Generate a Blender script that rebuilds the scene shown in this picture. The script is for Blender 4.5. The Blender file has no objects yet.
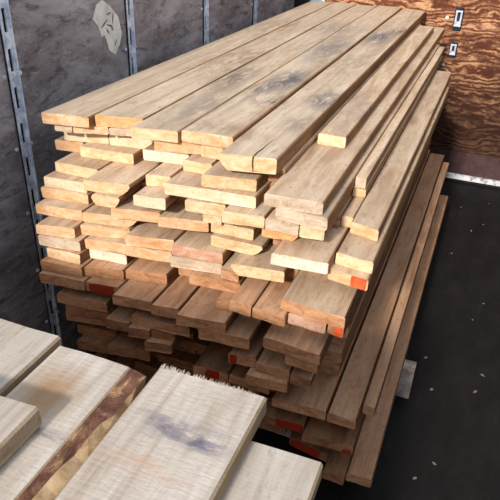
import bpy, bmesh, math, random
from mathutils import Vector, Matrix
random.seed(11)
S = 0.65                     # metres per layout unit
CAM_H = 3.03                 # camera height in units
def W(x, y, dz): return Vector((x*S, y*S, (CAM_H-dz)*S))     # layout point (dz = depth below the camera) to metres
col = bpy.context.scene.collection

# ------------------------------------------------------------------ materials
def srgb(r, g, b):
    f = lambda c: (c/255/12.92) if c/255 <= .04045 else ((c/255+.055)/1.055)**2.4
    return (f(r), f(g), f(b), 1)
class NT:
    def __init__(s, name):
        s.m = bpy.data.materials.new(name); s.m.use_nodes = True
        s.t = s.m.node_tree; s.b = s.t.nodes['Principled BSDF']
        s.b.inputs['Roughness'].default_value = .8
        s.b.inputs['Specular IOR Level'].default_value = .25
    def n(s, kind, **kw):
        o = s.t.nodes.new(kind)
        for k, v in kw.items():
            if k.startswith('_'): setattr(o, k[1:], v)
            else: o.inputs[k.replace('__', ' ')].default_value = v
        return o
    def l(s, a, b): s.t.links.new(a, b)
    def coords(s, scale, rnd=True, src='Object'):
        tc = s.n('ShaderNodeTexCoord'); mp = s.n('ShaderNodeMapping'); mp.inputs['Scale'].default_value = scale
        out = tc.outputs[src]
        if rnd:
            oi = s.n('ShaderNodeObjectInfo'); mu = s.n('ShaderNodeVectorMath', _operation='MULTIPLY'); ad = s.n('ShaderNodeVectorMath', _operation='ADD')
            s.l(oi.outputs['Random'], mu.inputs[0]); mu.inputs[1].default_value = (37.1, 91.7, 53.3)
            s.l(out, ad.inputs[0]); s.l(mu.outputs[0], ad.inputs[1]); out = ad.outputs[0]
        s.l(out, mp.inputs['Vector']); return mp.outputs[0]
    def noise(s, vec, scale, detail=6, rough=.6, dist=0):
        o = s.n('ShaderNodeTexNoise', Scale=scale, Detail=detail, Roughness=rough, Distortion=dist)
        s.l(vec, o.inputs['Vector']); return o.outputs['Fac']
    def ramp(s, fac, stops, interp='LINEAR'):
        r = s.n('ShaderNodeValToRGB'); e = r.color_ramp.elements; r.color_ramp.interpolation = interp
        while len(e) < len(stops): e.new(.5)
        for q, (p, c) in zip(e, stops):
            q.position = p; q.color = c if not isinstance(c, (int, float)) else (c, c, c, 1)
        s.l(fac, r.inputs[0]); return r.outputs[0]
    def mix(s, fac, a, b, mode='MIX'):
        m = s.n('ShaderNodeMix', _data_type='RGBA', _blend_type=mode)
        for sock, v in ((m.inputs[0], fac), (m.inputs[6], a), (m.inputs[7], b)):
            if hasattr(v, 'is_output'): s.l(v, sock)
            else: sock.default_value = v
        return m.outputs[2]
    def math(s, op, a, b):
        m = s.n('ShaderNodeMath', _operation=op)
        for sock, v in ((m.inputs[0], a), (m.inputs[1], b)):
            if hasattr(v, 'is_output'): s.l(v, sock)
            else: sock.default_value = v
        return m.outputs[0]
    def done(s, c, bump=None, strength=.3, dist=.004):
        if hasattr(c, 'is_output'): s.l(c, s.b.inputs['Base Color'])
        else: s.b.inputs['Base Color'].default_value = c
        if bump is not None:
            b = s.n('ShaderNodeBump', Strength=strength, Distance=dist); s.l(bump, b.inputs['Height']); s.l(b.outputs[0], s.b.inputs['Normal'])
        return s.m

def wood_top(name, light, mid, dark, stain, stain_lo=.58, saw=.08, vary=.22):
    t = NT(name)
    g = t.noise(t.coords((14, 1.5, 14)), 1.6, 9, .66, .8)
    fine = t.noise(t.coords((120, 4, 120)), 1.0, 4, .6)
    blot = t.noise(t.coords((4.5, 1.5, 4.5)), 1.1, 4, .55, .6)
    c = t.ramp(g, [(.28, dark), (.48, mid), (.7, light)])
    c = t.mix(t.ramp(fine, [(.35, .16), (.6, 0)]), c, dark)
    c = t.mix(t.ramp(blot, [(stain_lo, 0), (stain_lo+.16, .75)]), c, stain)
    # pale worn patches
    pl = t.noise(t.coords((7, 2.2, 7)), 1.7, 5, .6)
    c = t.mix(t.ramp(pl, [(.52, 0), (.68, .45)]), c, light)
    sp = t.noise(t.coords((38, 14, 38)), 1.5, 7, .75)
    c = t.mix(t.ramp(sp, [(.32, .85), (.46, 0)]), c, dark)
    c = t.mix(t.ramp(sp, [(.56, 0), (.70, .5)]), c, stain)
    # knots
    v = t.n('ShaderNodeTexVoronoi', Scale=1.0); t.l(t.coords((4.2, 2.4, 4.2)), v.inputs['Vector'])
    c = t.mix(t.ramp(v.outputs['Distance'], [(.03, .8), (.09, 0)]), c, srgb(95, 62, 40))
    # band-saw marks across the board
    w = t.n('ShaderNodeTexWave', Scale=26.0, Distortion=5.0, Detail=4.0, **{'Detail__Scale': 3.0}); w.wave_type = 'BANDS'; w.bands_direction = 'Y'
    t.l(t.coords((.25, 1.6, .25)), w.inputs['Vector'])
    c = t.mix(t.math('MULTIPLY', w.outputs['Fac'], saw), c, dark)
    oi = t.n('ShaderNodeObjectInfo')
    val = t.math('MULTIPLY_ADD', oi.outputs['Random'], vary); val.node.inputs[2].default_value = 1-vary*.6
    h = t.n('ShaderNodeHueSaturation'); t.l(c, h.inputs['Color']); t.l(val, h.inputs['Value'])
    bm = t.math('ADD', g, t.math('MULTIPLY', w.outputs['Fac'], saw*.8))
    return t.done(h.outputs[0], bm, .35, .003)

def wood_end(name, base, dark, pale):
    t = NT(name)
    g = t.noise(t.coords((10, 10, 26)), 1.4, 6, .6, .8)
    c = t.ramp(g, [(.3, dark), (.46, base), (.66, pale)])
    w = t.n('ShaderNodeTexWave', Scale=26.0, Distortion=3.0, Detail=2.0); w.wave_type = 'RINGS'
    t.l(t.coords((.5, .2, 1.4)), w.inputs['Vector'])
    c = t.mix(t.math('MULTIPLY', w.outputs['Fac'], .14), c, dark)
    sp = t.noise(t.coords((34, 34, 34)), 1.6, 5, .7)
    c = t.mix(t.ramp(sp, [(.54, 0), (.68, .8)]), c, dark)
    c = t.mix(t.ramp(sp, [(.32, .7), (.44, 0)]), c, pale)
    bm = t.math('ADD', sp, g)
    return t.done(c, bm, .5, .003)

M = {}
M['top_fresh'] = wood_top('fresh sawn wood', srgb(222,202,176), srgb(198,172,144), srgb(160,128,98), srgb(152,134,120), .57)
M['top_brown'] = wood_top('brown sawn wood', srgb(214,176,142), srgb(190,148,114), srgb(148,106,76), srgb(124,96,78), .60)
M['top_dark'] = wood_top('dark brown wood', srgb(176,136,104), srgb(148,108,78), srgb(104,72,48), srgb(84,62,50), .58)  # darkest wood tone, for tops of the lowest layers
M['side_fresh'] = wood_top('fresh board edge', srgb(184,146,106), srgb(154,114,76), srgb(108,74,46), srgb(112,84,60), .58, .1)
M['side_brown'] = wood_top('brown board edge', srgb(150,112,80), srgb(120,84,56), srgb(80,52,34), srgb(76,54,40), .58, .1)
M['near'] = wood_top('pale rough sawn wood', srgb(200,191,180), srgb(180,170,158), srgb(154,138,122), srgb(180,160,140), .62, .10, .06)
M['near_side'] = wood_top('pale rough board edge', srgb(186,168,144), srgb(162,142,116), srgb(124,102,78), srgb(128,100,72), .6, .2, .06)
ENDS = {'o': ((226,182,138),(210,154,104),(236,208,172)), 'O': ((230,172,116),(214,146,88),(238,198,150)),
        'y': ((232,198,154),(212,168,118),(242,220,186)), 'p': ((234,212,176),(216,184,140),(242,228,204)),
        'w': ((236,222,198),(218,190,150),(244,236,222)), 'g': ((208,186,160),(180,152,124),(226,210,188)),
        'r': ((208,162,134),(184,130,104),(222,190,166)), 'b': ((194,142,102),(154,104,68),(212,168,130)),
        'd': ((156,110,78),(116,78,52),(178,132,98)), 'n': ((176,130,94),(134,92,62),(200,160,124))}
for k, (a, b, c) in ENDS.items(): M['end_'+k] = wood_end('board end grain '+k, srgb(*a), srgb(*b), srgb(*c))

def plain(name, c, c2=None, scale=20, rough=.7, metal=0, thr=(.4, .6)):
    t = NT(name); t.b.inputs['Roughness'].default_value = rough; t.b.inputs['Metallic'].default_value = metal
    f = t.noise(t.coords((1, 1, 1)), scale, 6, .65)
    return t.done(t.ramp(f, [(thr[0], c), (thr[1], c2 or c)]), f, .2, .002)
M['paint'] = plain('orange red marking paint', srgb(226,84,44), srgb(240,112,66), 40)
M['paint_dark'] = plain('old red marking paint', srgb(176,44,22), srgb(150,60,36), 40)
M['steel'] = plain('dull galvanised steel', srgb(176,190,212), srgb(236,242,250), 30, .45, .1)
M['steel_dark'] = plain('dark dirty steel', srgb(34,34,38), srgb(56,58,64), 30, .6, .3)
M['slot'] = plain('black slot recess', srgb(8,8,9), srgb(14,14,15), 30, .9)
M['paper'] = plain('torn white paper', srgb(204,202,192), srgb(240,239,230), 14, .9, 0, (.35, .6))
M['ink'] = plain('dark scuffed ink', srgb(70,70,66), srgb(110,108,100), 60, .9)
M['white_rail'] = plain('scuffed white rail paint', srgb(120,122,128), srgb(226,228,232), 16, .6, 0, (.36, .5))
M['band'] = plain('dark brown kick plate', srgb(64,46,48), srgb(84,62,62), 10, .7)
M['dunnage'] = plain('greyish worn timber', srgb(150,134,120), srgb(196,186,176), 18, .9)
M['ink_dark'] = plain('dark crack', srgb(60,42,30), srgb(80,58,42), 60, .9)
M['chip'] = plain('pale wood chip', srgb(120,108,94), srgb(150,138,122), 40, .9)
M['bluepanel'] = plain('pale blue painted corner metal', srgb(128,150,172), srgb(176,194,208), 12, .5)
M['white_metal'] = plain('white painted metal', srgb(200,206,212), srgb(226,230,234), 20, .5)

def bark_mat():
    t = NT('peeling bark')
    f = t.noise(t.coords((9, 5, 9), False), 3.2, 9, .7, 1.2)
    f2 = t.noise(t.coords((30, 12, 30), False), 2, 6, .7)
    c = t.ramp(f, [(.44, srgb(112,74,58)), (.56, srgb(146,106,84)), (.62, srgb(196,158,110)), (.72, srgb(216,190,146))])
    c = t.mix(t.ramp(f2, [(.45, .0), (.7, .6)]), c, srgb(78,50,42))
    return t.done(c, t.math('ADD', f, f2), .9, .012)
M['bark'] = bark_mat()
M['torn'] = plain('torn yellowish wood', srgb(138,106,74), srgb(190,164,128), 34, .9, 0, (.35, .62))

def near_stained():
    # the two big near boards: pale wood with grey-blue mineral streaks running across and a wet-brown patch
    t = NT('pale wood with grey streaks')
    g = t.noise(t.coords((22, 2.0, 22)), 1.5, 8, .62, .6)
    c = t.ramp(g, [(.3, srgb(158,143,128)), (.48, srgb(184,173,161)), (.68, srgb(205,197,188))])
    w = t.n('ShaderNodeTexWave', Scale=15.0, Distortion=7.0, Detail=5.0, **{'Detail__Scale': 3.0}); w.wave_type = 'BANDS'; w.bands_direction = 'Y'
    t.l(t.coords((.5, 2.0, .3)), w.inputs['Vector'])
    c = t.mix(t.math('MULTIPLY', w.outputs['Fac'], .10), c, srgb(176,150,126))
    tc = t.n('ShaderNodeTexCoord'); 
    def blob(cx, cy, rx, ry, colr, amt, lo=.40):
        # one stain with its own shape, fixed to the board
        mp = t.n('ShaderNodeMapping'); mp.vector_type = 'TEXTURE'
        mp.inputs['Location'].default_value = (cx, cy, 0); mp.inputs['Scale'].default_value = (rx, ry, 1)
        geo = t.n('ShaderNodeNewGeometry'); fl = t.n('ShaderNodeVectorMath', _operation='MULTIPLY'); fl.inputs[1].default_value = (1, 1, 0)
        t.l(geo.outputs['Position'], fl.inputs[0]); t.l(fl.outputs[0], mp.inputs['Vector'])
        ln = t.n('ShaderNodeVectorMath', _operation='LENGTH'); t.l(mp.outputs[0], ln.inputs[0])
        nz = t.noise(t.coords((12, 34, 12), False), 1.3, 6, .65, .5)
        f = t.math('MULTIPLY', t.ramp(ln.outputs['Value'], [(.25, 1), (1, 0)]), t.ramp(nz, [(lo, 0), (lo+.2, 1)]))
        return t.mix(t.math('MULTIPLY', f, amt), c, colr)
    c = blob(-.46*S, .815*S, .15*S, .05*S, srgb(96,92,110), .85)
    c = blob(-.40*S, .80*S, .09*S, .03*S, srgb(90,88,110), .8, .36)
    c = blob(-.71*S, .69*S, .13*S, .03*S, srgb(110,104,110), .7)
    c = blob(-.79*S, .79*S, .10*S, .13*S, srgb(150,116,76), .85, .2)
    c = blob(-.50*S, .70*S, .15*S, .03*S, srgb(190,150,120), .6)
    rgh = t.noise(t.coords((70, 160, 70)), 1.0, 4, .7)
    c = t.mix(t.ramp(rgh, [(.3, .28), (.55, 0)]), c, srgb(160,142,124))
    return t.done(c, t.math('ADD', rgh, t.math('MULTIPLY', w.outputs['Fac'], .15)), .4, .003)
M['near_stained'] = near_stained()

def top_weathered():
    # upper face boards: pale tan with grey mineral stains lying across neighbouring boards
    t = NT('tan wood with blue-grey stains')
    g = t.noise(t.coords((13, 1.2, 13)), 1.6, 9, .66, .8)
    c = t.ramp(g, [(.3, srgb(172,148,122)), (.5, srgb(196,176,152)), (.7, srgb(214,196,172))])
    fine = t.noise(t.coords((120, 4, 120)), 1.0, 4, .6)
    c = t.mix(t.ramp(fine, [(.38, .14), (.6, 0)]), c, srgb(140,112,84))
    geo = t.n('ShaderNodeNewGeometry')
    def blob(cx, cy, rx, ry, colr, amt, lo=.42):
        mp = t.n('ShaderNodeMapping'); mp.vector_type = 'TEXTURE'
        mp.inputs['Location'].default_value = (cx*S, cy*S, 0); mp.inputs['Scale'].default_value = (rx*S, ry*S, 1)
        fl = t.n('ShaderNodeVectorMath', _operation='MULTIPLY'); fl.inputs[1].default_value = (1, 1, 0)
        t.l(geo.outputs['Position'], fl.inputs[0]); t.l(fl.outputs[0], mp.inputs['Vector'])
        ln = t.n('ShaderNodeVectorMath', _operation='LENGTH'); t.l(mp.outputs[0], ln.inputs[0])
        nz = t.noise(t.coords((13, 4.5, 13), False), 1.7, 9, .74, .6)
        f = t.math('MULTIPLY', t.ramp(ln.outputs['Value'], [(.2, 1), (1.25, 0)]), t.ramp(nz, [(lo+.03, 0), (lo+.17, 1)]))
        return t.mix(t.math('MULTIPLY', f, amt), c, colr)
    gr = t.noise(t.coords((34, 10, 34)), 1.5, 7, .75)
    c = t.mix(t.ramp(gr, [(.32, .7), (.47, 0)]), c, srgb(146,122,98))
    for a in STAINS: c = blob(*a)
    return t.done(c, t.math('ADD', g, fine), .3, .003)
GREY = srgb(98,92,94)
DK = srgb(84,74,72); BR = srgb(140,112,86)
STAINS = [(-1.54, 3.65, .14, .5, srgb(120,104,96), 0.92, 0.35), (-1.20, 3.78, .16, .42, GREY, 0.97, 0.33), (-1.16, 3.28, .12, .2, DK, 1.00, 0.40), (-1.29, 3.51, .10, .30, GREY, 0.92, 0.37),
          (-1.23, 4.9, .22, .8, srgb(128,118,112), 0.87, 0.33), (-.98, 5.7, .16, .55, GREY, 0.92, 0.33), (-.87, 3.5, .16, .30, GREY, 0.87, 0.37), (-.86, 6.1, .12, .35, DK, 0.82, 0.37),
          (-1.16, 2.71, .3, .12, BR, 0.62, 0.35), (-.88, 3.0, .14, .25, srgb(140,124,114), 0.72, 0.35), (-1.4, 5.8, .3, .6, srgb(136,122,112), 0.72, 0.37), (-1.75, 4.2, .3, .9, BR, 0.67, 0.39),
          (-1.45, 3.0, .2, .6, srgb(142,128,116), 0.72, 0.35), (-1.9, 5.6, .3, .9, BR, 0.62, 0.39), (-1.0, 4.5, .25, .5, srgb(146,120,98), 0.67, 0.37)]
M['top_weathered'] = top_weathered()

def left_wall_mat():
    t = NT('dark scuffed plywood lining')
    a = t.noise(t.coords((1, .8, 2.2), False), 3.0, 8, .65, .5)
    b = t.noise(t.coords((3, 2.6, 7), False), 3.0, 10, .78, .8)
    c = t.ramp(a, [(.35, srgb(116,110,112)), (.5, srgb(150,144,146)), (.66, srgb(182,176,178))])
    c = t.mix(t.ramp(b, [(.5, 0), (.62, .75)]), c, srgb(66,60,64))
    d = t.noise(t.coords((2, 1.4, 2), False), 1.6, 6, .6, 1)
    c = t.mix(t.ramp(d, [(.60, 0), (.70, .6)]), c, srgb(116,84,68))
    e = t.noise(t.coords((4, 5, 9), False), 5.0, 9, .8, .5)
    c = t.mix(t.ramp(e, [(.56, 0), (.64, .55)]), c, srgb(196,196,204))
    t.b.inputs['Roughness'].default_value = .6
    return t.done(c, b, .3, .004)
M['left_wall'] = left_wall_mat()

def plywood_mat():
    t = NT('reddish plywood with flame grain')
    base = t.coords((1.5, 1, 3.6), False)
    nz = t.n('ShaderNodeTexNoise', Scale=1.9, Detail=4.0, Roughness=.55); t.l(base, nz.inputs['Vector'])
    w = t.n('ShaderNodeTexWave', Scale=1.9, Distortion=26.0, Detail=7.0, **{'Detail__Scale': .8, 'Detail__Roughness': .62}); w.wave_type = 'BANDS'; w.bands_direction = 'Z'
    t.l(base, w.inputs['Vector'])
    f = t.math('ADD', t.math('MULTIPLY', w.outputs['Fac'], .62), t.math('MULTIPLY', nz.outputs['Fac'], .45))
    c = t.ramp(f, [(.2, srgb(84,46,32)), (.42, srgb(134,82,56)), (.6, srgb(166,112,80)), (.82, srgb(208,162,122))])
    d = t.noise(t.coords((2.2, 1, 6), False), 2.4, 9, .76, .6)
    c = t.mix(t.ramp(d, [(.46, 0), (.58, .8)]), c, srgb(100,56,38))
    # sheet turns darker brown towards the bottom, with a ragged outline
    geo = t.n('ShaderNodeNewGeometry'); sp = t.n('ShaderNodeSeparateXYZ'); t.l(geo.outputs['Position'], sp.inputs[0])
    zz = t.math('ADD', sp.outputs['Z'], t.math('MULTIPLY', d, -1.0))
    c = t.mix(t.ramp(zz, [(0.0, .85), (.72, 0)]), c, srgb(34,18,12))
    return t.done(c, f, .25, .004)
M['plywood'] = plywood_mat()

def floor_mat():
    t = NT('black worn trailer floor')
    a = t.noise(t.coords((3, 1.2, 1), False), 3, 8, .65, .4)
    c = t.ramp(a, [(.35, srgb(20,18,18)), (.6, srgb(30,28,27)), (.75, srgb(44,40,37))])
    b = t.noise(t.coords((6, 4, 1), False), 14, 5, .7)
    c = t.mix(t.ramp(b, [(.70, 0), (.76, .7)]), c, srgb(120,112,104))
    t.b.inputs['Roughness'].default_value = .75
    return t.done(c, t.math('ADD', a, b), .5, .006)
M['floor'] = floor_mat()

# ------------------------------------------------------------------ mesh helpers
def link(name, verts, faces, mats, midx=None, parent=None, origin=None):
    o0 = Vector(origin) if origin is not None else Vector((0, 0, 0))
    me = bpy.data.meshes.new(name); me.from_pydata([tuple(Vector(v)-o0) for v in verts], [], faces)
    for m in (mats if isinstance(mats, (list, tuple)) else [mats]): me.materials.append(m)
    if midx:
        for p, i in zip(me.polygons, midx): p.material_index = i
    me.update()
    bm = bmesh.new(); bm.from_mesh(me); bmesh.ops.recalc_face_normals(bm, faces=bm.faces[:]); bm.to_mesh(me); bm.free()
    o = bpy.data.objects.new(name, me); col.objects.link(o)
    if parent is not None:
        o.parent = parent; o.location = o0-parent.location
    else: o.location = o0
    return o
class Geo:
    def __init__(s): s.v = []; s.f = []; s.m = []
    def box(s, a, b, mi=0):
        (x0, y0, z0), (x1, y1, z1) = a, b; n = len(s.v)
        s.v += [(x0,y0,z0),(x1,y0,z0),(x1,y1,z0),(x0,y1,z0),(x0,y0,z1),(x1,y0,z1),(x1,y1,z1),(x0,y1,z1)]
        for q in ((0,3,2,1),(4,5,6,7),(0,1,5,4),(1,2,6,5),(2,3,7,6),(3,0,4,7)): s.f.append(tuple(n+i for i in q)); s.m.append(mi)
    def cyl(s, c, axis, r, h, n=14, mi=0):
        c = Vector(c); ax = Vector(axis).normalized(); u = ax.orthogonal().normalized(); w = ax.cross(u); k = len(s.v)
        for t in (0, h):
            for i in range(n):
                a = 2*math.pi*i/n; s.v.append(tuple(c+ax*t+u*r*math.cos(a)+w*r*math.sin(a)))
        for i in range(n): s.f.append((k+i, k+(i+1)%n, k+n+(i+1)%n, k+n+i)); s.m.append(mi)
        s.f.append(tuple(k+i for i in range(n))[::-1]); s.m.append(mi); s.f.append(tuple(k+n+i for i in range(n))); s.m.append(mi)
    def prism(s, pts, d, mi=0):
        n = len(pts); k = len(s.v); d = Vector(d)
        s.v += [tuple(p) for p in pts]+[tuple(Vector(p)+d) for p in pts]
        s.f.append(tuple(k+i for i in range(n))); s.f.append(tuple(k+n+i for i in range(n))[::-1]); s.m += [mi, mi]
        for i in range(n): s.f.append((k+i, k+n+i, k+n+(i+1)%n, k+(i+1)%n)); s.m.append(mi)
    def make(s, name, mats, parent=None, origin=None): return link(name, s.v, s.f, mats, s.m, parent, origin)
def tag(o, label=None, cat=None, group=None, kind=None):
    if label: o['label'] = label
    if cat: o['category'] = cat
    if group: o['group'] = group
    if kind: o['kind'] = kind
    return o

def board(x0, x1, yl, yr, yb, dz, th, mats, shape='', seg=7, wob=.0016, name='lumber_board'):
    """one sawn board: top at depth dz below the camera, ends cut on the skew from yl to yr; mats = top, end, side"""
    w = x1-x0; c = min(.006, w*.08)
    # cross profile, counter-clockwise seen from the front, in fractions/units; (x, z below top)
    bl = br = tl = tr = c
    prof = [(0, th-bl), (bl, th), (w-br, th), (w, th-br), (w, tr), (w-tr, 0), (tl, 0), (0, tl)]
    if 'R' in shape: prof[2] = (w*.82, th); prof[3] = (w*.93, th*.62); prof[4] = (w, th*.22)
    if 'L' in shape: prof[1] = (w*.16, th); prof[0] = (w*.06, th*.62); prof[7] = (0, th*.25)
    ring = [(x0+px, pz) for px, pz in prof]
    # extra points along top and bottom for a gently uneven face
    R2 = []
    for i, (a, b) in enumerate(zip(ring, ring[1:]+ring[:1])):
        R2.append(a)
        if i in (1, 5):
            for t in (.33, .66): R2.append((a[0]+(b[0]-a[0])*t, a[1]+(b[1]-a[1])*t))
    n = len(R2); V = []; F = []; MI = []
    for j in range(seg+1):
        t = j/seg; sx = random.uniform(-wob, wob)
        for (x, z) in R2:
            f = (x-x0)/w; ys = yl+(yr-yl)*f; y = ys+(yb-ys)*(t if t not in (0, 1) else t)
            if j == 0: y += random.uniform(-.003, .003)
            zz = z+(random.uniform(0, wob*.7) if z < th*.5 else -random.uniform(0, wob*.5))
            V.append(tuple(W(x+(sx if 0 < j < seg else 0), y, dz+zz)))
    for j in range(seg):
        for i in range(n):
            a = j*n+i; b = j*n+(i+1) % n
            F.append((a, b, b+n, a+n)); z0 = R2[i][1]; z1 = R2[(i+1) % n][1]
            xa = R2[i][0]; xb = R2[(i+1) % n][0]
            MI.append(0 if (max(z0, z1) < th*.3 and abs(xb-xa) > w*.05) else (0 if min(z0, z1) > th*.9 else 2))
    F.append(tuple(range(n))[::-1]); MI.append(1)
    F.append(tuple(seg*n+i for i in range(n))); MI.append(1)
    return link(name, V, F, mats, MI, None, W(x0, (yl+yr)/2, dz))
SKY, SUN, SANG, SDIR, EXPO = 1.2, 4.3, 5.0, (.06, .866, -.5), 0.0
# ------------------------------------------------------------------ the tall stack
FLZ = 3.03
T = .063
TN = .056
ORD = ['first','second','third','fourth','fifth','sixth','seventh','eighth','ninth','tenth','eleventh','twelfth']
ROWS = {0:'top',1:'second',2:'third',3:'fourth',4:'fifth',5:'sixth',6:'seventh',7:'eighth',8:'ninth',9:'tenth',10:'eleventh',11:'twelfth',12:'thirteenth',13:'fourteenth',14:'fifteenth',15:'sixteenth',16:'seventeenth',17:'eighteenth',18:'nineteenth',19:'twentieth',20:'twenty-first',21:'twenty-second',22:'twenty-third',23:'twenty-fourth',24:'twenty-fifth', 25:'twenty-sixth', 26:'twenty-seventh', 27:'twenty-eighth'}
ENDN = {'o':'orange tan','O':'bright orange','y':'yellow tan','p':'pale cream','w':'whitish','g':'greyish tan','r':'reddish','b':'brown','d':'dark brown'}
SPECIAL = {
 'a':'tan board along the left edge of the top layer, against the dark wall',
 'b':'top layer board with bright orange tapered end, second from the dark wall',
 'c':'grey-streaked top layer board, middle one of the top five, yellowish end',
 'd':'top layer board left of the wide cracked-end board, its end orange',
 'e':'wide pale board at the right of the top, its end split by a crack',
 'S0':'short narrow board lying on the top right, its yellow end set far back',
 'S1':'wide tan board just right of and below the cracked-end board',
 'S2':'board with whitish smeared end directly under the wide top right tan board',
 'X2':'narrow board right of the wide tan board, small greyish rounded end',
 'X3':'tiny yellow board end tucked under the small greyish rounded end on the right',
 'X4':'board with rounded peach end at the right side, above the orange-painted ends',
 'L9f':'pale board with white fuzzy-edged end, lowest bright one at the centre right',
 'X9':'board with pale yellow end resting directly on the bright orange painted board',
 'X10':'board whose right end corner is sprayed bright orange, under the pale yellow end',
 'N13':'wide light brown board jutting out at the right, under the white-ended board',
 'T14':'pinkish tan board end directly beneath the wide jutting light brown board',
 'T14r':'narrow board with red-orange painted end under the jutting board\'s right corner',
 'L13b':'brown board with dull red paint on its end, low at the left',
 'q5':'dim brown board with a red paint blotch, just above the near white boards',
 'V1':'dark board with long dark red paint on its end, above the near right board',
 'W1':'lowest dark board with dark red paint on its end, right of centre',
 'U1':'long weathered brown board of the lower right ledge, left one of the pair',
 'U2':'long weathered brown board of the lower right ledge, right one of the pair',
 'Xa':'narrow brown board with rounded end, outermost of the lower right ledge',
 'V2':'dark brown board end under the lower right ledge, its corner touched with orange',
 'W2':'bottom layer board second from the right, greyish sliver of end showing',
 'W3':'long bottom layer board at the far right, lying next to the bare floor',
 'L14':'weathered brown board low at the left, overhanging the dark gap by the wall',
 'L7b':'short tapered yellow board end squeezed between two wide boards at upper left',
 'R':'extra wide pale board with faded end near the upper middle of the stack',
 'q6':'dim brown board with small red fleck, in the shadowed middle of the stack',
}
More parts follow.
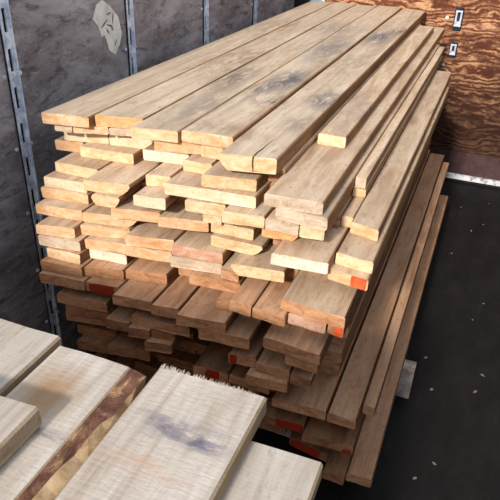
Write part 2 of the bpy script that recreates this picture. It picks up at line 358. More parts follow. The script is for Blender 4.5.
BOARDS = [
('a', 0, -2.165, -1.896, 2.488, 2.532, 7.5, 'o', ''),
('b', 0, -1.892, -1.626, 2.581, 2.638, 7.55, 'O', 'R'),
('c', 0, -1.622, -1.373, 2.502, 2.543, 7.5, 'y', ''),
('d', 0, -1.373, -1.094, 2.574, 2.592, 7.58, 'o', ''),
('e', 0, -1.093, -0.815, 2.404, 2.455, 7.55, 'y', 'L'),
('a1', 1, -2.117, -2.01, 2.522, 2.532, 7.45, 'g', ''),
('a1b', 1, -2.006, -1.823, 2.532, 2.598, 7.52, 'o', ''),
('a1c', 1, -1.819, -1.692, 2.594, 2.631, 7.16, 'g', ''),
('fill', 1, -1.692, -1.515, 2.719, 2.724, 7.34, 'n', ''),
('N1', 1, -1.515, -1.27, 2.539, 2.605, 7.53, 'o', ''),
('N1b', 1, -1.266, -1.134, 2.577, 2.57, 7.41, 'o', ''),
('fill', 1, -1.134, -0.782, 2.757, 2.766, 7.51, 'n', ''),
('S0', 1, -0.782, -0.625, 3.028, 3.029, 6.85, 'y', ''),
('L3', 2, -2.127, -1.869, 2.604, 2.658, 7.25, 'p', ''),
('M3', 2, -1.865, -1.59, 2.653, 2.683, 7.37, 'p', ''),
('L4c', 2, -1.586, -1.331, 2.543, 2.574, 7.38, 'w', ''),
('P2', 2, -1.327, -1.17, 2.501, 2.513, 7.16, 'y', 'R'),
('Q', 2, -1.166, -0.899, 2.374, 2.425, 7.24, 'o', ''),
('fill', 2, -0.899, -0.819, 2.574, 2.573, 7.26, 'n', ''),
('S1', 2, -0.819, -0.545, 2.307, 2.325, 7.25, 'g', ''),
('L4', 3, -2.189, -2.01, 2.593, 2.615, 7.21, 'o', ''),
('L4b', 3, -2.006, -1.672, 2.57, 2.587, 7.4, 'y', ''),
('fill', 3, -1.672, -1.482, 2.722, 2.727, 7.2, 'n', ''),
('L5b', 3, -1.482, -1.352, 2.387, 2.414, 7.15, 'y', ''),
('R', 3, -1.348, -0.881, 2.337, 2.379, 7.5, 'p', ''),
('fill', 3, -0.881, -0.765, 2.556, 2.562, 6.17, 'n', ''),
('S2', 3, -0.765, -0.514, 2.321, 2.311, 6.6, 'g', ''),
('X2', 3, -0.514, -0.456, 2.837, 2.836, 6.5, 'g', ''),
('L5', 4, -2.089, -1.811, 2.45, 2.454, 7.5, 'y', ''),
('L6b', 4, -1.807, -1.555, 2.313, 2.356, 7.27, 'y', 'R'),
('L6c', 4, -1.486, -1.317, 2.269, 2.291, 7.53, 'p', ''),
('fill', 4, -1.317, -1.233, 2.543, 2.552, 7.37, 'n', ''),
('L7c', 4, -1.233, -1.024, 2.327, 2.354, 7.42, 'y', ''),
('L7d', 4, -1.02, -0.813, 2.295, 2.321, 6.22, 'y', ''),
('S3b', 4, -0.809, -0.648, 2.311, 2.324, 6.15, 'g', ''),
('S3', 4, -0.644, -0.527, 2.318, 2.325, 6.1, 'y', ''),
('X3', 4, -0.523, -0.455, 2.859, 2.869, 6.4, 'y', ''),
('L6', 5, -2.114, -1.856, 2.375, 2.398, 7.42, 'p', ''),
('fill', 5, -1.856, -1.752, 2.686, 2.694, 7.29, 'n', ''),
('L7b', 5, -1.752, -1.599, 2.29, 2.318, 7.27, 'y', 'RL'),
('fill', 5, -1.599, -1.378, 2.539, 2.536, 7.48, 'n', ''),
('fill', 5, -1.378, -1.157, 2.51, 2.502, 7.34, 'n', ''),
('L7e', 5, -1.157, -1.054, 2.369, 2.373, 7.28, 'y', ''),
('fill', 5, -1.054, -0.838, 2.487, 2.483, 6.23, 'n', ''),
('S4', 5, -0.838, -0.651, 2.353, 2.376, 6.16, 'O', 'R'),
('fill', 5, -0.651, -0.516, 2.606, 2.596, 6.11, 'n', ''),
('X4a', 5, -0.516, -0.46, 2.617, 2.626, 6.06, 'y', ''),
('X4', 5, -0.46, -0.316, 2.573, 2.54, 6.0, 'o', ''),
('L7', 6, -2.136, -1.849, 2.365, 2.394, 7.47, 'o', ''),
('fill', 6, -1.849, -1.653, 2.458, 2.463, 7.3, 'n', ''),
('L8c', 6, -1.653, -1.394, 2.309, 2.368, 7.38, 'o', ''),
('L8d', 6, -1.39, -1.13, 2.33, 2.384, 7.15, 'o', ''),
('L7f', 6, -1.126, -0.895, 2.398, 2.401, 7.17, 'y', ''),
('fill', 6, -0.895, -0.743, 2.639, 2.629, 6.18, 'n', ''),
('L9f', 6, -0.743, -0.477, 2.228, 2.255, 6.13, 'w', ''),
('X9', 6, -0.473, -0.292, 2.364, 2.341, 5.7, 'y', ''),
('L8', 7, -2.119, -1.838, 2.284, 2.316, 7.36, 'o', ''),
('L8b', 7, -1.834, -1.533, 2.31, 2.363, 7.46, 'o', 'R'),
('fill', 7, -1.533, -1.323, 2.479, 2.484, 7.19, 'n', ''),
('fill', 7, -1.323, -1.113, 2.64, 2.649, 7.45, 'n', ''),
('L7g', 7, -1.113, -0.832, 2.37, 2.367, 6.24, 'y', 'R'),
('fill', 7, -0.832, -0.489, 2.511, 2.508, 6.16, 'n', ''),
('X10', 7, -0.489, -0.296, 2.314, 2.292, 5.83, 'o', 'paint'),
('fill', 8, -2.14, -2.05, 2.427, 2.436, 7.39, 'n', ''),
('L9', 8, -2.05, -1.838, 2.186, 2.233, 7.52, 'o', ''),
('L9b', 8, -1.838, -1.569, 2.284, 2.344, 7.29, 'o', ''),
('L9c', 8, -1.565, -1.304, 2.284, 2.34, 7.52, 'o', ''),
('L9d', 8, -1.3, -1.023, 2.303, 2.322, 7.37, 'r', ''),
('L9e', 8, -0.956, -0.69, 2.254, 2.293, 6.2, 'y', 'L'),
('fill', 8, -0.69, -0.348, 2.439, 2.436, 6.12, 'n', ''),
('fill', 9, -2.14, -2.044, 2.444, 2.435, 7.55, 'n', ''),
('L10', 9, -2.044, -1.798, 2.185, 2.215, 7.21, 'g', ''),
('L10b', 9, -1.798, -1.569, 2.255, 2.3, 7.17, 'o', ''),
('L10c', 9, -1.569, -1.307, 2.284, 2.318, 7.54, 'o', ''),
('L10d', 9, -1.303, -1.027, 2.287, 2.325, 7.36, 'g', ''),
('M11', 9, -1.023, -0.924, 2.293, 2.294, 7.31, 'b', ''),
('fill', 9, -0.924, -0.663, 2.437, 2.441, 6.19, 'n', ''),
('N13', 9, -0.663, -0.35, 2.165, 2.143, 6.11, 'b', ''),
('fill', 10, -2.14, -1.996, 2.573, 2.572, 7.52, 'n', ''),
('L11', 10, -1.996, -1.788, 2.18, 2.189, 7.16, 'y', ''),
('L11b', 10, -1.788, -1.567, 2.269, 2.291, 7.35, 'w', ''),
('fill', 10, -1.567, -1.184, 2.484, 2.475, 7.49, 'n', ''),
('M12', 10, -1.184, -0.914, 2.263, 2.291, 7.2, 'b', ''),
('M12r', 10, -0.91, -0.792, 2.143, 2.134, 6.18, 'b', ''),
('M12s', 10, -0.788, -0.62, 2.134, 2.125, 6.15, 'b', ''),
('T14', 10, -0.62, -0.435, 2.161, 2.154, 6.1, 'r', ''),
('T14r', 10, -0.431, -0.352, 2.168, 2.154, 6.04, 'b', 'paint'),
('fill', 11, -2.14, -2.016, 2.403, 2.401, 7.54, 'n', ''),
('L12', 11, -2.016, -1.767, 2.14, 2.166, 7.33, 'b', ''),
('L12b', 11, -1.767, -1.556, 2.186, 2.234, 7.35, 'b', ''),
('L12c', 11, -1.556, -1.329, 2.251, 2.294, 7.44, 'b', ''),
('fill', 11, -1.329, -1.009, 2.412, 2.419, 7.34, 'n', ''),
('M13r', 11, -1.009, -0.919, 2.205, 2.213, 7.27, 'b', ''),
('fill', 11, -0.919, -0.658, 2.444, 2.443, 6.19, 'n', ''),
('fill', 11, -0.658, -0.396, 2.599, 2.606, 6.11, 'n', ''),
('fill', 12, -2.14, -2.014, 2.451, 2.461, 7.35, 'n', ''),
('L13', 12, -2.014, -1.74, 2.113, 2.141, 7.29, 'b', ''),
('L13b', 12, -1.74, -1.545, 2.147, 2.167, 7.19, 'b', 'paint'),
('L13c', 12, -1.545, -1.325, 2.1, 2.129, 7.26, 'b', ''),
('M13a', 12, -1.321, -1.174, 2.106, 2.127, 7.46, 'b', ''),
('M13', 12, -1.17, -0.913, 2.083, 2.117, 7.5, 'b', ''),
('fill', 12, -0.913, -0.716, 2.579, 2.582, 6.18, 'n', ''),
('T15', 12, -0.716, -0.427, 2.098, 2.074, 6.12, 'b', ''),
('fill', 13, -2.14, -1.869, 2.528, 2.532, 7.27, 'n', ''),
('fill', 13, -1.869, -1.598, 2.504, 2.509, 7.53, 'n', ''),
('fill', 13, -1.598, -1.326, 2.438, 2.442, 7.41, 'n', ''),
('fill', 13, -1.326, -1.055, 2.42, 2.419, 7.38, 'n', ''),
('M13e', 13, -1.055, -0.788, 2.1, 2.122, 6.23, 'b', ''),
('fill', 13, -0.788, -0.602, 2.527, 2.531, 6.15, 'n', ''),
('T16', 13, -0.602, -0.437, 2.1, 2.086, 6.09, 'b', ''),
('fill', 14, -2.14, -1.935, 2.496, 2.495, 7.49, 'n', ''),
('L14', 14, -1.935, -1.631, 2.134, 2.164, 7.5, 'b', ''),
('fill', 14, -1.631, -1.463, 2.528, 2.531, 7.43, 'n', ''),
('M14', 14, -1.463, -1.131, 2.135, 2.159, 7.54, 'b', ''),
('fill', 14, -1.131, -0.884, 2.524, 2.521, 7.53, 'n', ''),
('fill', 14, -0.884, -0.637, 2.49, 2.495, 6.18, 'n', ''),
('fill', 14, -0.637, -0.391, 2.531, 2.528, 6.1, 'n', ''),
('fill', 15, -2.14, -1.888, 2.376, 2.383, 7.44, 'n', ''),
('L15', 15, -1.888, -1.627, 2.137, 2.177, 7.22, 'd', ''),
('L16b', 15, -1.623, -1.473, 2.12, 2.134, 7.46, 'd', ''),
('q2', 15, -1.473, -1.353, 2.105, 2.127, 7.38, 'd', ''),
('q3', 15, -1.353, -1.224, 2.146, 2.169, 7.42, 'd', ''),
('fill', 15, -1.224, -0.905, 2.546, 2.545, 7.32, 'n', ''),
('q6', 15, -0.905, -0.761, 2.129, 2.149, 6.18, 'b', 'paint'),
('q8', 15, -0.757, -0.577, 2.124, 2.125, 6.14, 'b', ''),
('q10', 15, -0.573, -0.467, 2.113, 2.11, 6.08, 'd', ''),
('fill', 15, -0.467, -0.389, 2.492, 2.496, 6.05, 'n', ''),
('fill', 16, -2.04, -1.911, 2.337, 2.331, 7.17, 'n', ''),
('L16', 16, -1.911, -1.673, 2.157, 2.194, 7.2, 'b', ''),
('fill', 16, -1.673, -1.376, 2.428, 2.431, 7.28, 'n', ''),
('q4', 16, -1.376, -1.227, 2.106, 2.137, 7.22, 'd', ''),
('fill', 16, -1.227, -1.01, 2.379, 2.383, 7.23, 'n', ''),
('fill', 16, -1.01, -0.794, 2.47, 2.461, 6.21, 'n', ''),
('q9', 16, -0.794, -0.577, 2.087, 2.106, 6.15, 'b', ''),
('fill', 16, -0.577, -0.388, 2.435, 2.43, 6.08, 'n', ''),
('fill', 17, -2.04, -1.765, 2.495, 2.497, 7.4, 'n', ''),
('fill', 17, -1.765, -1.491, 2.413, 2.421, 7.19, 'n', ''),
('fill', 17, -1.491, -1.216, 2.36, 2.359, 7.37, 'n', ''),
('fill', 17, -1.216, -0.942, 2.422, 2.42, 7.29, 'n', ''),
('fill', 17, -0.942, -0.667, 2.386, 2.392, 6.19, 'n', ''),
('fill', 17, -0.667, -0.393, 2.443, 2.433, 6.11, 'n', ''),
('fill', 18, -2.04, -1.894, 2.568, 2.567, 7.39, 'n', ''),
('L17', 18, -1.894, -1.641, 2.213, 2.241, 7.38, 'd', ''),
('q1', 18, -1.637, -1.38, 2.13, 2.162, 7.53, 'd', ''),
('fill', 18, -1.38, -1.123, 2.567, 2.57, 7.54, 'n', ''),
('q5', 18, -1.123, -0.926, 2.17, 2.186, 7.39, 'b', 'paint'),
('q7', 18, -0.922, -0.693, 2.186, 2.187, 6.19, 'b', ''),
('fill', 18, -0.693, -0.398, 2.47, 2.462, 6.12, 'n', ''),
('fill', 19, -2.04, -1.86, 2.379, 2.371, 6.35, 'n', ''),
('L18', 19, -1.86, -1.637, 2.155, 2.187, 6.35, 'd', ''),
('fill', 19, -1.637, -1.396, 2.503, 2.506, 6.35, 'n', ''),
('fill', 19, -1.396, -1.156, 2.41, 2.413, 6.35, 'n', ''),
('fill', 19, -1.156, -0.916, 2.575, 2.573, 6.35, 'n', ''),
('fill', 19, -0.916, -0.676, 2.474, 2.468, 6.18, 'n', ''),
('U1', 19, -0.676, -0.388, 2.179, 2.19, 6.3, 'b', ''),
('U2', 19, -0.384, -0.234, 2.194, 2.189, 6.2, 'b', ''),
('Xa', 19, -0.23, -0.167, 2.325, 2.311, 6.0, 'b', ''),
('fill', 20, -2.04, -1.787, 2.451, 2.46, 6.35, 'n', ''),
('fill', 20, -1.787, -1.535, 2.503, 2.501, 6.35, 'n', ''),
('fill', 20, -1.535, -1.282, 2.464, 2.473, 6.35, 'n', ''),
('fill', 20, -1.282, -1.03, 2.502, 2.497, 6.35, 'n', ''),
('fill', 20, -1.03, -0.777, 2.498, 2.491, 6.22, 'n', ''),
('fill', 20, -0.777, -0.525, 2.53, 2.529, 6.14, 'n', ''),
('fill', 20, -0.525, -0.272, 2.458, 2.464, 6.07, 'n', ''),
('fill', 20, -0.271, -0.19, 2.72, 2.72, 5.99, 'n', ''),
('fill', 21, -2.04, -1.788, 2.442, 2.451, 6.35, 'n', ''),
('fill', 21, -1.788, -1.535, 2.472, 2.474, 6.35, 'n', ''),
('fill', 21, -1.535, -1.283, 2.512, 2.515, 6.35, 'n', ''),
('fill', 21, -1.283, -1.031, 2.54, 2.545, 6.35, 'n', ''),
('fill', 21, -1.031, -0.778, 2.433, 2.439, 6.22, 'n', ''),
('fill', 21, -0.778, -0.526, 2.474, 2.474, 6.14, 'n', ''),
('fill', 21, -0.526, -0.274, 2.481, 2.477, 6.07, 'n', ''),
('fill', 21, -0.273, -0.19, 2.72, 2.72, 5.99, 'n', ''),
('fill', 22, -2.04, -1.781, 2.622, 2.63, 6.35, 'n', ''),
('fill', 22, -1.781, -1.523, 2.541, 2.531, 6.35, 'n', ''),
('fill', 22, -1.523, -1.264, 2.592, 2.591, 6.35, 'n', ''),
('fill', 22, -1.264, -1.006, 2.547, 2.552, 6.35, 'n', ''),
('fill', 22, -1.006, -0.747, 2.56, 2.56, 6.21, 'n', ''),
('V1', 22, -0.747, -0.503, 2.229, 2.24, 6.13, 'd', 'paint'),
('V2', 22, -0.499, -0.227, 2.185, 2.201, 6.2, 'd', ''),
('fill', 22, -0.226, -0.19, 2.72, 2.72, 5.98, 'n', ''),
('fill', 23, -2.04, -1.788, 2.448, 2.455, 6.35, 'n', ''),
('fill', 23, -1.788, -1.536, 2.586, 2.585, 6.35, 'n', ''),
('fill', 23, -1.536, -1.284, 2.497, 2.502, 6.35, 'n', ''),
('fill', 23, -1.284, -1.033, 2.634, 2.627, 6.35, 'n', ''),
('fill', 23, -1.033, -0.781, 2.539, 2.54, 6.22, 'n', ''),
('fill', 23, -0.781, -0.529, 2.543, 2.54, 6.14, 'n', ''),
('fill', 23, -0.529, -0.277, 2.467, 2.469, 6.07, 'n', ''),
('fill', 23, -0.276, -0.19, 2.72, 2.72, 5.99, 'n', ''),
('fill', 24, -2.04, -1.788, 2.661, 2.671, 6.35, 'n', ''),
('fill', 24, -1.788, -1.537, 2.6, 2.591, 6.35, 'n', ''),
('fill', 24, -1.537, -1.285, 2.631, 2.626, 6.35, 'n', ''),
('fill', 24, -1.285, -1.033, 2.588, 2.597, 6.35, 'n', ''),
('fill', 24, -1.033, -0.782, 2.603, 2.595, 6.22, 'n', ''),
('fill', 24, -0.782, -0.53, 2.51, 2.519, 6.14, 'n', ''),
('fill', 24, -0.53, -0.278, 2.479, 2.481, 6.07, 'n', ''),
('fill', 24, -0.277, -0.19, 2.72, 2.72, 5.99, 'n', ''),
('fill', 25, -2.04, -1.751, 2.584, 2.589, 6.35, 'n', ''),
('fill', 25, -1.751, -1.462, 2.651, 2.644, 6.35, 'n', ''),
('fill', 25, -1.462, -1.173, 2.553, 2.549, 6.35, 'n', ''),
('fill', 25, -1.173, -0.884, 2.59, 2.59, 6.35, 'n', ''),
('fill', 25, -0.884, -0.595, 2.664, 2.662, 6.18, 'n', ''),
('W1', 25, -0.595, -0.362, 2.3, 2.264, 6.09, 'd', 'paint'),
('fill', 25, -0.362, -0.28, 2.47, 2.474, 6.02, 'n', ''),
('fill', 25, -0.279, -0.19, 2.72, 2.72, 5.99, 'n', ''),
('fill', 26, -2.04, -1.761, 2.504, 2.509, 6.35, 'n', ''),
('fill', 26, -1.761, -1.483, 2.562, 2.554, 6.35, 'n', ''),
('fill', 26, -1.483, -1.204, 2.499, 2.497, 6.35, 'n', ''),
('fill', 26, -1.204, -0.926, 2.61, 2.604, 6.35, 'n', ''),
('fill', 26, -0.926, -0.647, 2.605, 2.608, 6.19, 'n', ''),
('fill', 26, -0.647, -0.369, 2.467, 2.47, 6.1, 'n', ''),
('W2', 26, -0.369, -0.248, 2.21, 2.206, 6.02, 'd', ''),
('W3', 26, -0.248, -0.107, 2.243, 2.252, 6.2, 'b', ''),
('fill', 27, -2.04, -1.765, 2.614, 2.604, 6.5, 'n', ''),
('fill', 27, -1.765, -1.49, 2.598, 2.589, 6.5, 'n', ''),
('fill', 27, -1.49, -1.215, 2.472, 2.481, 6.5, 'n', ''),
('fill', 27, -1.215, -0.94, 2.588, 2.583, 6.5, 'n', ''),
('fill', 27, -0.94, -0.665, 2.464, 2.473, 6.19, 'n', ''),
('fill', 27, -0.665, -0.391, 2.585, 2.591, 6.11, 'n', ''),
('fill', 27, -0.391, -0.116, 2.469, 2.472, 6.03, 'n', ''),
]
GROUP = 'boards of the tall stack'
cnt = {}
FULL = {}
for (n, k, x0, x1, yl, yr, yb, e, sh) in BOARDS:
    dz = 1+k*T
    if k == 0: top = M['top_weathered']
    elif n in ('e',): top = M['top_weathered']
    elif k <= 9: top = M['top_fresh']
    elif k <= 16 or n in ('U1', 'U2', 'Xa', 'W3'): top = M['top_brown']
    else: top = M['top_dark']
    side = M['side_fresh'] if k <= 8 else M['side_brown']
    g = .0015; th = T-.0012
    if n in ('a1', 'a1b', 'a1c'): th = .043
    if n == 'e': dz = 1.016; th = .08; yb = 7.6
    if n == 'fill' and k == 1 and x0 > -1.2: dz = 1.098; th = .0268; x1 = -.80; yl -= .22; yr -= .22; yb = 7.2
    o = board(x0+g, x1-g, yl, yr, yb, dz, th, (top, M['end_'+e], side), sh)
    if n == 'fill':
        tag(o, 'board set back inside the tall stack, only part of its shaded end showing', 'board', 'set-back boards of the tall stack')
    else:
        cnt[k] = cnt.get(k, 0)+1
        lab = SPECIAL.get(n) or f"sawn board with {ENDN[e]} end, {ORD[cnt[k]-1]} from left in {ROWS[k]} row of tall stack"
        tag(o, lab, 'board', GROUP)
    FULL[n] = (o, k, x0, x1, yl, yr)

def end_patch(n, fx0, fx1, m, label, fz0=.06, fz1=.92):
    """paint on a board's end face: an irregular thin film standing on the face"""
    o, k, x0, x1, yl, yr = FULL[n]; dz = 1+k*T; G = Geo(); N = 22; P = []
    cx = (fx0+fx1)/2; rx = (fx1-fx0)/2; cz = (fz0+fz1)/2; rz = (fz1-fz0)/2
    for i in range(N):
        a = 2*math.pi*i/N; r = random.uniform(.72, 1.1)
        u = cx+rx*max(-1, min(1, 1.45*r*math.cos(a))); v = cz+rz*max(-1, min(1, 1.45*r*math.sin(a)))
        x = x0+.004+(x1-x0-.008)*u; P.append(W(x, yl+(yr-yl)*u-.0045, dz+T*v))
    G.prism(P, (0, .0048*S, 0)); tag(G.make('paint_mark', m, o, P[0]), label)
end_patch('X10', .58, .97, M['paint'], 'bright orange sprayed mark')
end_patch('T14r', .45, .97, M['paint'], 'red orange sprayed mark')
end_patch('L13b', .1, .85, M['paint_dark'], 'dull red paint mark')
end_patch('q5', .35, .75, M['paint_dark'], 'dull red paint mark')
end_patch('q6', .05, .3, M['paint_dark'], 'dull red paint fleck')
end_patch('V1', .35, .98, M['paint_dark'], 'dark red paint mark')
end_patch('W1', .02, .8, M['paint_dark'], 'dark red paint mark')
end_patch('V2', .8, .98, M['paint_dark'], 'orange red paint touch', .5, .95)

def crack(n, u, m):
    o, k, x0, x1, yl, yr = FULL[n]; x = x0+(x1-x0)*u; y = yl+(yr-yl)*u; zt = 1.016
    G = Geo(); P = [W(x-.002, y-.0035, zt-.0005), W(x+.004, y-.0035, zt-.0005), W(x+.001, y-.0035, zt+.03), W(x+.004, y-.0035, zt+.052), W(x+.002, y-.0035, zt+.078), W(x-.002, y-.0035, zt+.05), W(x-.004, y-.0035, zt+.028)]
    G.prism(P, (0, .004*S, 0))
    Q = [(0, -.0035), (.004, .02), (.001, .06), (.006, .10), (.004, .17), (.008, .26), (.002, .18), (.001, .11), (-.005, .06), (-.003, .02)]
    G.prism([W(x+a, y+b, zt+.0005) for a, b in Q], (0, 0, .0016*S)); tag(G.make('crack', m, o, P[0]), 'dark drying crack')
crack('e', .60, M['ink_dark'])
def splinters(o, x0, x1, y, dz, sgn, m, num, lo=.006, hi=.02, name='splinter_fringe'):
    """ragged wood fibres standing out of a sawn edge"""
    G = Geo()
    for i in range(num):
        x = random.uniform(x0, x1); w = random.uniform(.002, .0045); L = random.uniform(lo, hi); h = random.uniform(.0, .008)
        yy = y(x) if callable(y) else y
        a = W(x-w, yy-sgn*.004, dz+.006); b = W(x+w, yy-sgn*.004, dz+.006); c = W(x, yy-sgn*.004, dz+.0005)
        t = W(x+random.uniform(-.006, .006), yy+sgn*L, dz-.002-h*.6); k = len(G.v)
        G.v += [tuple(a), tuple(b), tuple(c), tuple(t)]; G.f += [(k,k+1,k+2), (k,k+1,k+3), (k+1,k+2,k+3), (k+2,k,k+3)]; G.m += [0]*4
    s = G.make(name, m, o, W(x0, yy, dz)); tag(s, kind='stuff'); return s
for n, num in (('L4b', 26), ('L9f', 30), ('L6c', 14), ('L7f', 12)):
    o, k, x0, x1, yl, yr = FULL[n]
    splinters(o, x0+.02, x1-.01, lambda x, a=(x0, x1, yl, yr): a[2]+(a[3]-a[2])*(x-a[0])/(a[1]-a[0]), 1+k*T, -1, M['end_w'], num, .003, .010)

# bearers under the tall stack
def bearer(x0, x1, y, dz0, dz1, w, label, group, m='dunnage'):
    G = Geo(); c = .006
    prof = [(-w/2, dz0+c), (-w/2+c, dz0), (w/2-c, dz0), (w/2, dz0+c), (w/2, dz1-c), (w/2-c, dz1), (-w/2+c, dz1), (-w/2, dz1-c)]
    G.prism([W(x0, y+a, z) for a, z in prof], (Vector(W(x1, y, 0))-Vector(W(x0, y, 0))))
    return tag(G.make('timber_bearer', M[m], None, W(x0, y, dz1)), label, 'timber', group)
bearer(-2.05, -.03, 3.43, 2.7655, FLZ, .11, 'worn pale timber end poking out on the floor from under the tall stack', 'bearers under the tall stack')
for y in (2.75, 4.7, 5.9):
    bearer(-2.05, -.2, y, 2.7655, FLZ, .11, 'timber bearer hidden under the tall stack', 'bearers under the tall stack')

# ------------------------------------------------------------------ the near stack
NG = 'boards of the near stack'
YB = -1.7
def near(x0, x1, yl, yr, dz, label, m='near', sh='', th=TN-.0012):
    o = board(x0, x1, yl, yr, YB+random.uniform(-.06, .06), dz, th, (M[m], M['end_p'], M['near_side']), sh, 14, .001)
    tag(o, label, 'board', NG); return o
f1 = near(-.600, -.318, .977, .985, 1.0, 'widest near board in front, pale with blue-grey streaks and a ragged far end', 'near_stained')
splinters(f1, -.597, -.35, lambda x: .981, 1.0, 1, M['near'], 110, .002, .010)
f2 = near(-.877, -.662, .946, .946, 1.0, 'pale near board with brown bark running down its right edge', 'near_stained')
# bark-covered wane: a sloping strip, wider at the far end
G = Geo(); N = 60
for j in range(N+1):
    t = j/N; y = .945+(YB-.945)*t; wv = .040*(1-min(1, max(0, (.945-y)/.55)))+.006
    a = random.uniform(-.006, .006)
    xr = -.606-.016*(1-min(1, max(0, (.945-y)/.3)))+a*.6
    for (x, z) in ((-.6618, .001), (-.6618+wv*.5, .005+a*.5), (-.6618+wv+random.uniform(-.004,.004), .014+a), (xr, .034+a), (xr-.004, TN-.004), (-.6618, TN-.002)): G.v.append(tuple(W(min(x, -.604), y, 1.0+z)))
for j in range(N):
    for i in range(6): a, b = j*6+i, j*6+(i+1) % 6; G.f.append((a, b, b+6, a+6)); G.m.append(0 if i in (0, 1) else 2)
G.f.append(tuple(range(6))); G.f.append(tuple(N*6+i for i in range(6))[::-1]); G.m += [1, 0]
tag(G.make('bark_edge', (M['bark'], M['end_p'], M['torn']), f2, W(-.66, .945, 1.0)), 'brown flaking bark with yellowish torn wood')
near(-1.19, -.893, .976, .974, 1.0, 'near board at the left edge of the picture, its far corner chipped')
near(-1.06, -.733, .69, .703, .94, 'near board lying on top of the others, only its corner in view at lower left')
near(-.43, -.152, .896, .904, 1.06, 'lower near board at bottom centre, stepping out right of the widest one', 'near')
near(-.98, -.72, .985, .97, 1.06, 'near board of the second layer, thin sliver of its far end showing')
near(-.716, -.434, .93, .935, 1.06, 'near board of the second layer hidden under the widest one')
for x0, x1 in ((-1.49, -1.195), (-1.78, -1.495), (-2.06, -1.785), (-2.35, -2.065)):  # unseen boards added up to the wall, keeping sky and sun off the lower left
    near(x0, x1, .97, .965, 1.0, 'unseen near stack board past the left frame edge, added to block light', 'near')
for x0, x1 in ((-1.26, -.985), (-1.53, -1.265), (-1.80, -1.535), (-2.07, -1.805), (-2.35, -2.075)):  # second layer of the added light-blocking boards
    near(x0, x1, .95, .955, 1.06, 'unseen near stack board past the left frame edge, added to block light', 'near')
# unseen stand-ins for lower board layers, added to carry the boards and block light
for r in range(6):
    z0 = 1.12+r*.306
    for x0, x1 in ((-2.37, -2.06), (-2.05, -1.68), (-1.67, -1.30), (-1.29, -.92), (-.91, -.54), (-.53, -.165)):
        o = board(x0, x1, .90, .90, YB+.05, z0, .305, (M['top_brown'], M['end_b'], M['side_brown']), '', 3, .0005, 'standin_timber')
        tag(o, 'unseen thick timber standing in for lower near stack boards, added to block light', 'timber', 'added stand-in timbers of the near stack')
for y in (.5, -1.2):
    bearer(-2.36, -.18, y, 2.96, FLZ, .11, 'timber bearer under the near stack', 'bearers under the near stack')

# ------------------------------------------------------------------ trailer shell
XL, XR, YF, Y0, FZ, TZ = -2.42, 1.44, 7.65, -2.2, FLZ, -.85
def struct(name, a, b, m):
    G = Geo(); A = W(*a); B = W(*b); G.box((min(A.x, B.x), min(A.y, B.y), min(A.z, B.z)), (max(A.x, B.x), max(A.y, B.y), max(A.z, B.z)))
    return tag(G.make(name, m), kind='structure')
struct('floor', (XL-.1, Y0, FZ), (XR+.1, YF+.1, FZ+.08), M['floor'])
struct('wall_left', (XL-.08, Y0, TZ), (XL, YF+.08, FZ), M['left_wall'])
struct('wall_right', (XR, Y0, TZ), (XR+.08, YF+.08, FZ), M['left_wall'])
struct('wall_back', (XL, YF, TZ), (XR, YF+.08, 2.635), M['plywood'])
struct('trim_1', (XL, YF-.012, 2.635), (XR, YF+.08, 2.925), M['band'])
struct('trim_2', (XL, YF-.05, 2.925), (XR, YF+.08, 2.985), M['white_rail'])
struct('baseboard_back', (XL, YF+.0, 2.985), (XR, YF+.08, FZ), M['steel_dark'])
# corner post between the two walls
G = Geo()
def bxu(G, a, b, mi=0):
    A = W(*a); B = W(*b); G.box((min(A.x, B.x), min(A.y, B.y), min(A.z, B.z)), (max(A.x, B.x), max(A.y, B.y), max(A.z, B.z)), mi)
bxu(G, (XL+.0, YF-.05, TZ), (XL+.20, YF-.001, FZ), 0); bxu(G, (XL+.20, YF-.04, TZ), (XL+.36, YF-.001, FZ), 1); bxu(G, (XL+.36, YF-.055, TZ), (XL+.385, YF-.001, FZ), 2)
tag(G.make('trim_3', (M['steel_dark'], M['bluepanel'], M['white_metal'])), kind='structure')

# slotted steel cargo tracks on the left wall
def track(y, label, ph):
    root = bpy.data.objects.new('cargo_track', None); col.objects.link(root); root.location = W(XL, y, FZ)
    tag(root, label, 'cargo track', 'slotted cargo tracks on the dark side wall')
    G = Geo(); w = .074; t = .012
    for a, b, d in ((-w/2, -.013, t), (.013, w/2, t), (w/2-.012, w/2, t+.012), (-w/2, -w/2+.008, t+.006)):
        bxu(G, (XL+.001, y+a, TZ), (XL+d, y+b, FZ-.002))
    z = TZ+ph
    while z < FZ-.1:
        bxu(G, (XL+.001, y-.0135, z), (XL+t, y+.0135, z+.085)); z += .205
    G.make('rail', M['steel'], root, W(XL, y, FZ))
    G = Geo(); bxu(G, (XL+.0005, y-.0125, TZ), (XL+.0025, y+.0125, FZ-.004)); G.make('slot_backing', M['slot'], root, W(XL, y, FZ))
    z = TZ+ph+.02
    while z < FZ-.1:
        for dy in (-.062, .062):
            G = Geo(); G.cyl(W(XL+.0005, y+dy, z), (1, 0, 0), .012*S, .006*S); G.cyl(W(XL+.006, y+dy, z), (1, 0, 0), .006*S, .005*S, 8)
            G.make('rivet', M['steel'], root, W(XL, y+dy, z))
        z += .41
track(2.595, 'bluish slotted steel track on the dark wall, nearest and leftmost in the picture', .05)
track(3.80, 'thin slotted steel track on the dark wall, just right of the torn white paper', .12)
track(5.03, 'thin steel track on the dark wall, third from the left', .0)
track(6.22, 'farthest thin steel track on the dark wall, nearest the back corner', .1)

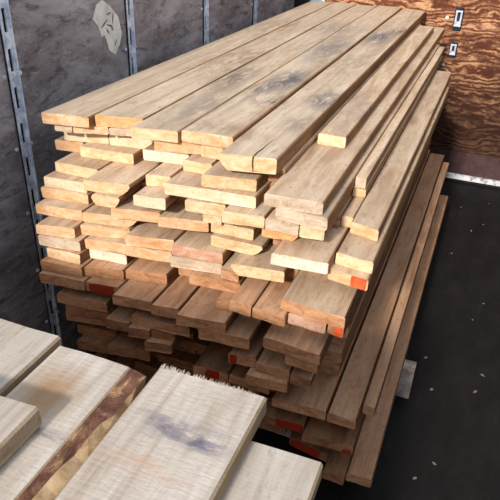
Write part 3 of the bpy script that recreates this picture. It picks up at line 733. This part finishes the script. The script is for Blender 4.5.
# torn white paper on the left wall
PAPER = [(3.58,-.62),(3.67,-.70),(3.70,-.81),(3.665,-.88),(3.60,-.94),(3.535,-.90),(3.51,-.82),(3.49,-.79),(3.46,-.80),(3.43,-.73),(3.38,-.68),(3.43,-.60),(3.50,-.575)]
G = Geo(); G.prism([W(XL+.001, y, -z) for y, z in PAPER], (.003*S, 0, 0))
pp = tag(G.make('torn_paper', M['paper'], None, W(XL, 3.55, .9)), 'torn white paper remnant stuck to the dark wall beside the second steel track', 'paper')
for (y, z, L, a) in ((3.50,-.72,.10,.5),(3.56,-.74,.09,-.3),(3.60,-.70,.08,1.3),(3.53,-.77,.05,2.2),(3.61,-.86,.05,.9),(3.56,-.665,.06,.1),(3.585,-.76,.05,-1.0)):
    d = Vector((0, math.cos(a), math.sin(a)))*L*S/2; n = Vector((0, -math.sin(a), math.cos(a)))*.005*S; c = W(XL+.006, y, -z)
    G = Geo(); G.prism([c-d, c-d*.2-n, c+d, c+d*.1+n], (.001, 0, 0)); G.make('scuff_mark', M['ink'], pp, c)

# fittings and screws on the back wall
def fitting(x, dz, h, w, label):
    root = bpy.data.objects.new('wall_bracket', None); col.objects.link(root); root.location = W(x, YF, dz+h/2); tag(root, label, 'bracket', 'metal brackets on the plywood wall')
    G = Geo(); c = .012
    P = [(-w/2+c, -h/2), (w/2-c, -h/2), (w/2, -h/2+c), (w/2, h/2-c), (w/2-c, h/2), (-w/2+c, h/2), (-w/2, h/2-c), (-w/2, -h/2+c)]
    G.prism([W(x+a, YF-.014, dz+b) for a, b in P], (0, .013*S, 0)); G.make('base_plate', M['steel_dark'], root, W(x, YF-.01, dz))
    G = Geo(); iw = w*.26
    for s in (-1, 1):
        G.cyl(W(x+s*iw, YF-.035, dz-h*.34), (0, 0, -1), .011*S, h*.62*S, 10)
    G.cyl(W(x-iw-.01, YF-.035, dz-h*.34), (1, 0, 0), .012*S, (2*iw+.02)*S, 10); G.cyl(W(x-iw-.01, YF-.035, dz+h*.28), (1, 0, 0), .012*S, (2*iw+.02)*S, 10)
    G.make('tie_ring', M['steel'], root, W(x, YF-.03, dz))
    G = Geo(); bxu(G, (x-w*.34, YF-.03, dz+h*.08), (x+w*.34, YF-.012, dz+h*.3)); G.make('clasp', M['steel'], root, W(x, YF-.02, dz))
fitting(-.448, 1.08, .25, .10, 'upper dark metal tie bracket with bright ring on the plywood wall')
fitting(-.44, 1.42, .17, .09, 'lower small metal tie bracket on the plywood wall')
for i, (x, dz, r) in enumerate(((-.575, 1.075, .020), (-.520, 1.60, .018))):
    G = Geo(); G.cyl(W(x, YF-.001, dz), (0, -1, 0), r*S, .008*S, 16); G.cyl(W(x, YF-.008, dz), (0, -1, 0), r*.5*S, .006*S, 8)
    tag(G.make('screw_head', M['white_metal'], None, W(x, YF, dz)), ('bright screw head left of the upper metal bracket', 'bright screw head below the lower bracket, beside the board ends')[i], 'screw', 'screws in the plywood wall')

# wood chips on the floor
for i in range(34):
    x = random.uniform(.0, 1.2); y = random.uniform(2.3, 7.2); r = random.uniform(.004, .013); a = random.uniform(0, 6.28); G = Geo(); P = []
    for q in range(6):
        b = a+q*1.047; rr = r*random.uniform(.5, 1)*(1.0 if q % 3 else 1.7); P.append(W(x+rr*math.cos(b), y+rr*math.sin(b), FZ-.0005))
    G.prism(P, (0, 0, random.uniform(.003, .008)*S)); tag(G.make('wood_chip', M['chip'], None, W(x, y, FZ)), 'small pale wood chip lying on the black floor right of the stack', 'wood chip', 'wood chips on the floor')

# ------------------------------------------------------------------ light
world = bpy.data.worlds.new('World'); bpy.context.scene.world = world; world.use_nodes = True
nt = world.node_tree; bg = nt.nodes['Background']
bg.inputs[0].default_value = (.80, .88, 1.0, 1); bg.inputs[1].default_value = SKY
sd = bpy.data.lights.new('sun', 'SUN'); sd.energy = SUN; sd.angle = math.radians(SANG); sd.color = (1, .90, .80)
so = bpy.data.objects.new('sun', sd); col.objects.link(so)
dv = Vector(SDIR).normalized(); so.rotation_euler = dv.to_track_quat('-Z', 'Y').to_euler()

# ------------------------------------------------------------------ camera
cam = bpy.data.cameras.new('camera'); co = bpy.data.objects.new('camera', cam); col.objects.link(co)
yaw, pitch, roll = (math.radians(v) for v in (20.79, 30.21, 2.16))
cy, sy, cp, sp, cr, sr = math.cos(yaw), math.sin(yaw), math.cos(pitch), math.sin(pitch), math.cos(roll), math.sin(roll)
f = Vector((-sy*cp, cy*cp, -sp)); r = Vector((cy, sy, 0)); u = r.cross(f)
r2 = cr*r+sr*u; u2 = -sr*r+cr*u
co.matrix_world = Matrix(((r2.x, u2.x, -f.x, 0), (r2.y, u2.y, -f.y, 0), (r2.z, u2.z, -f.z, CAM_H*S), (0, 0, 0, 1)))
cam.sensor_width = 36; cam.sensor_fit = 'HORIZONTAL'; cam.lens = 596.3/500*36; cam.clip_start = .02
sc = bpy.context.scene; sc.camera = co
vs = sc.view_settings; vs.view_transform = 'Standard'; vs.look = 'None'; vs.gamma = 1; vs.use_curve_mapping = False; vs.exposure = EXPO
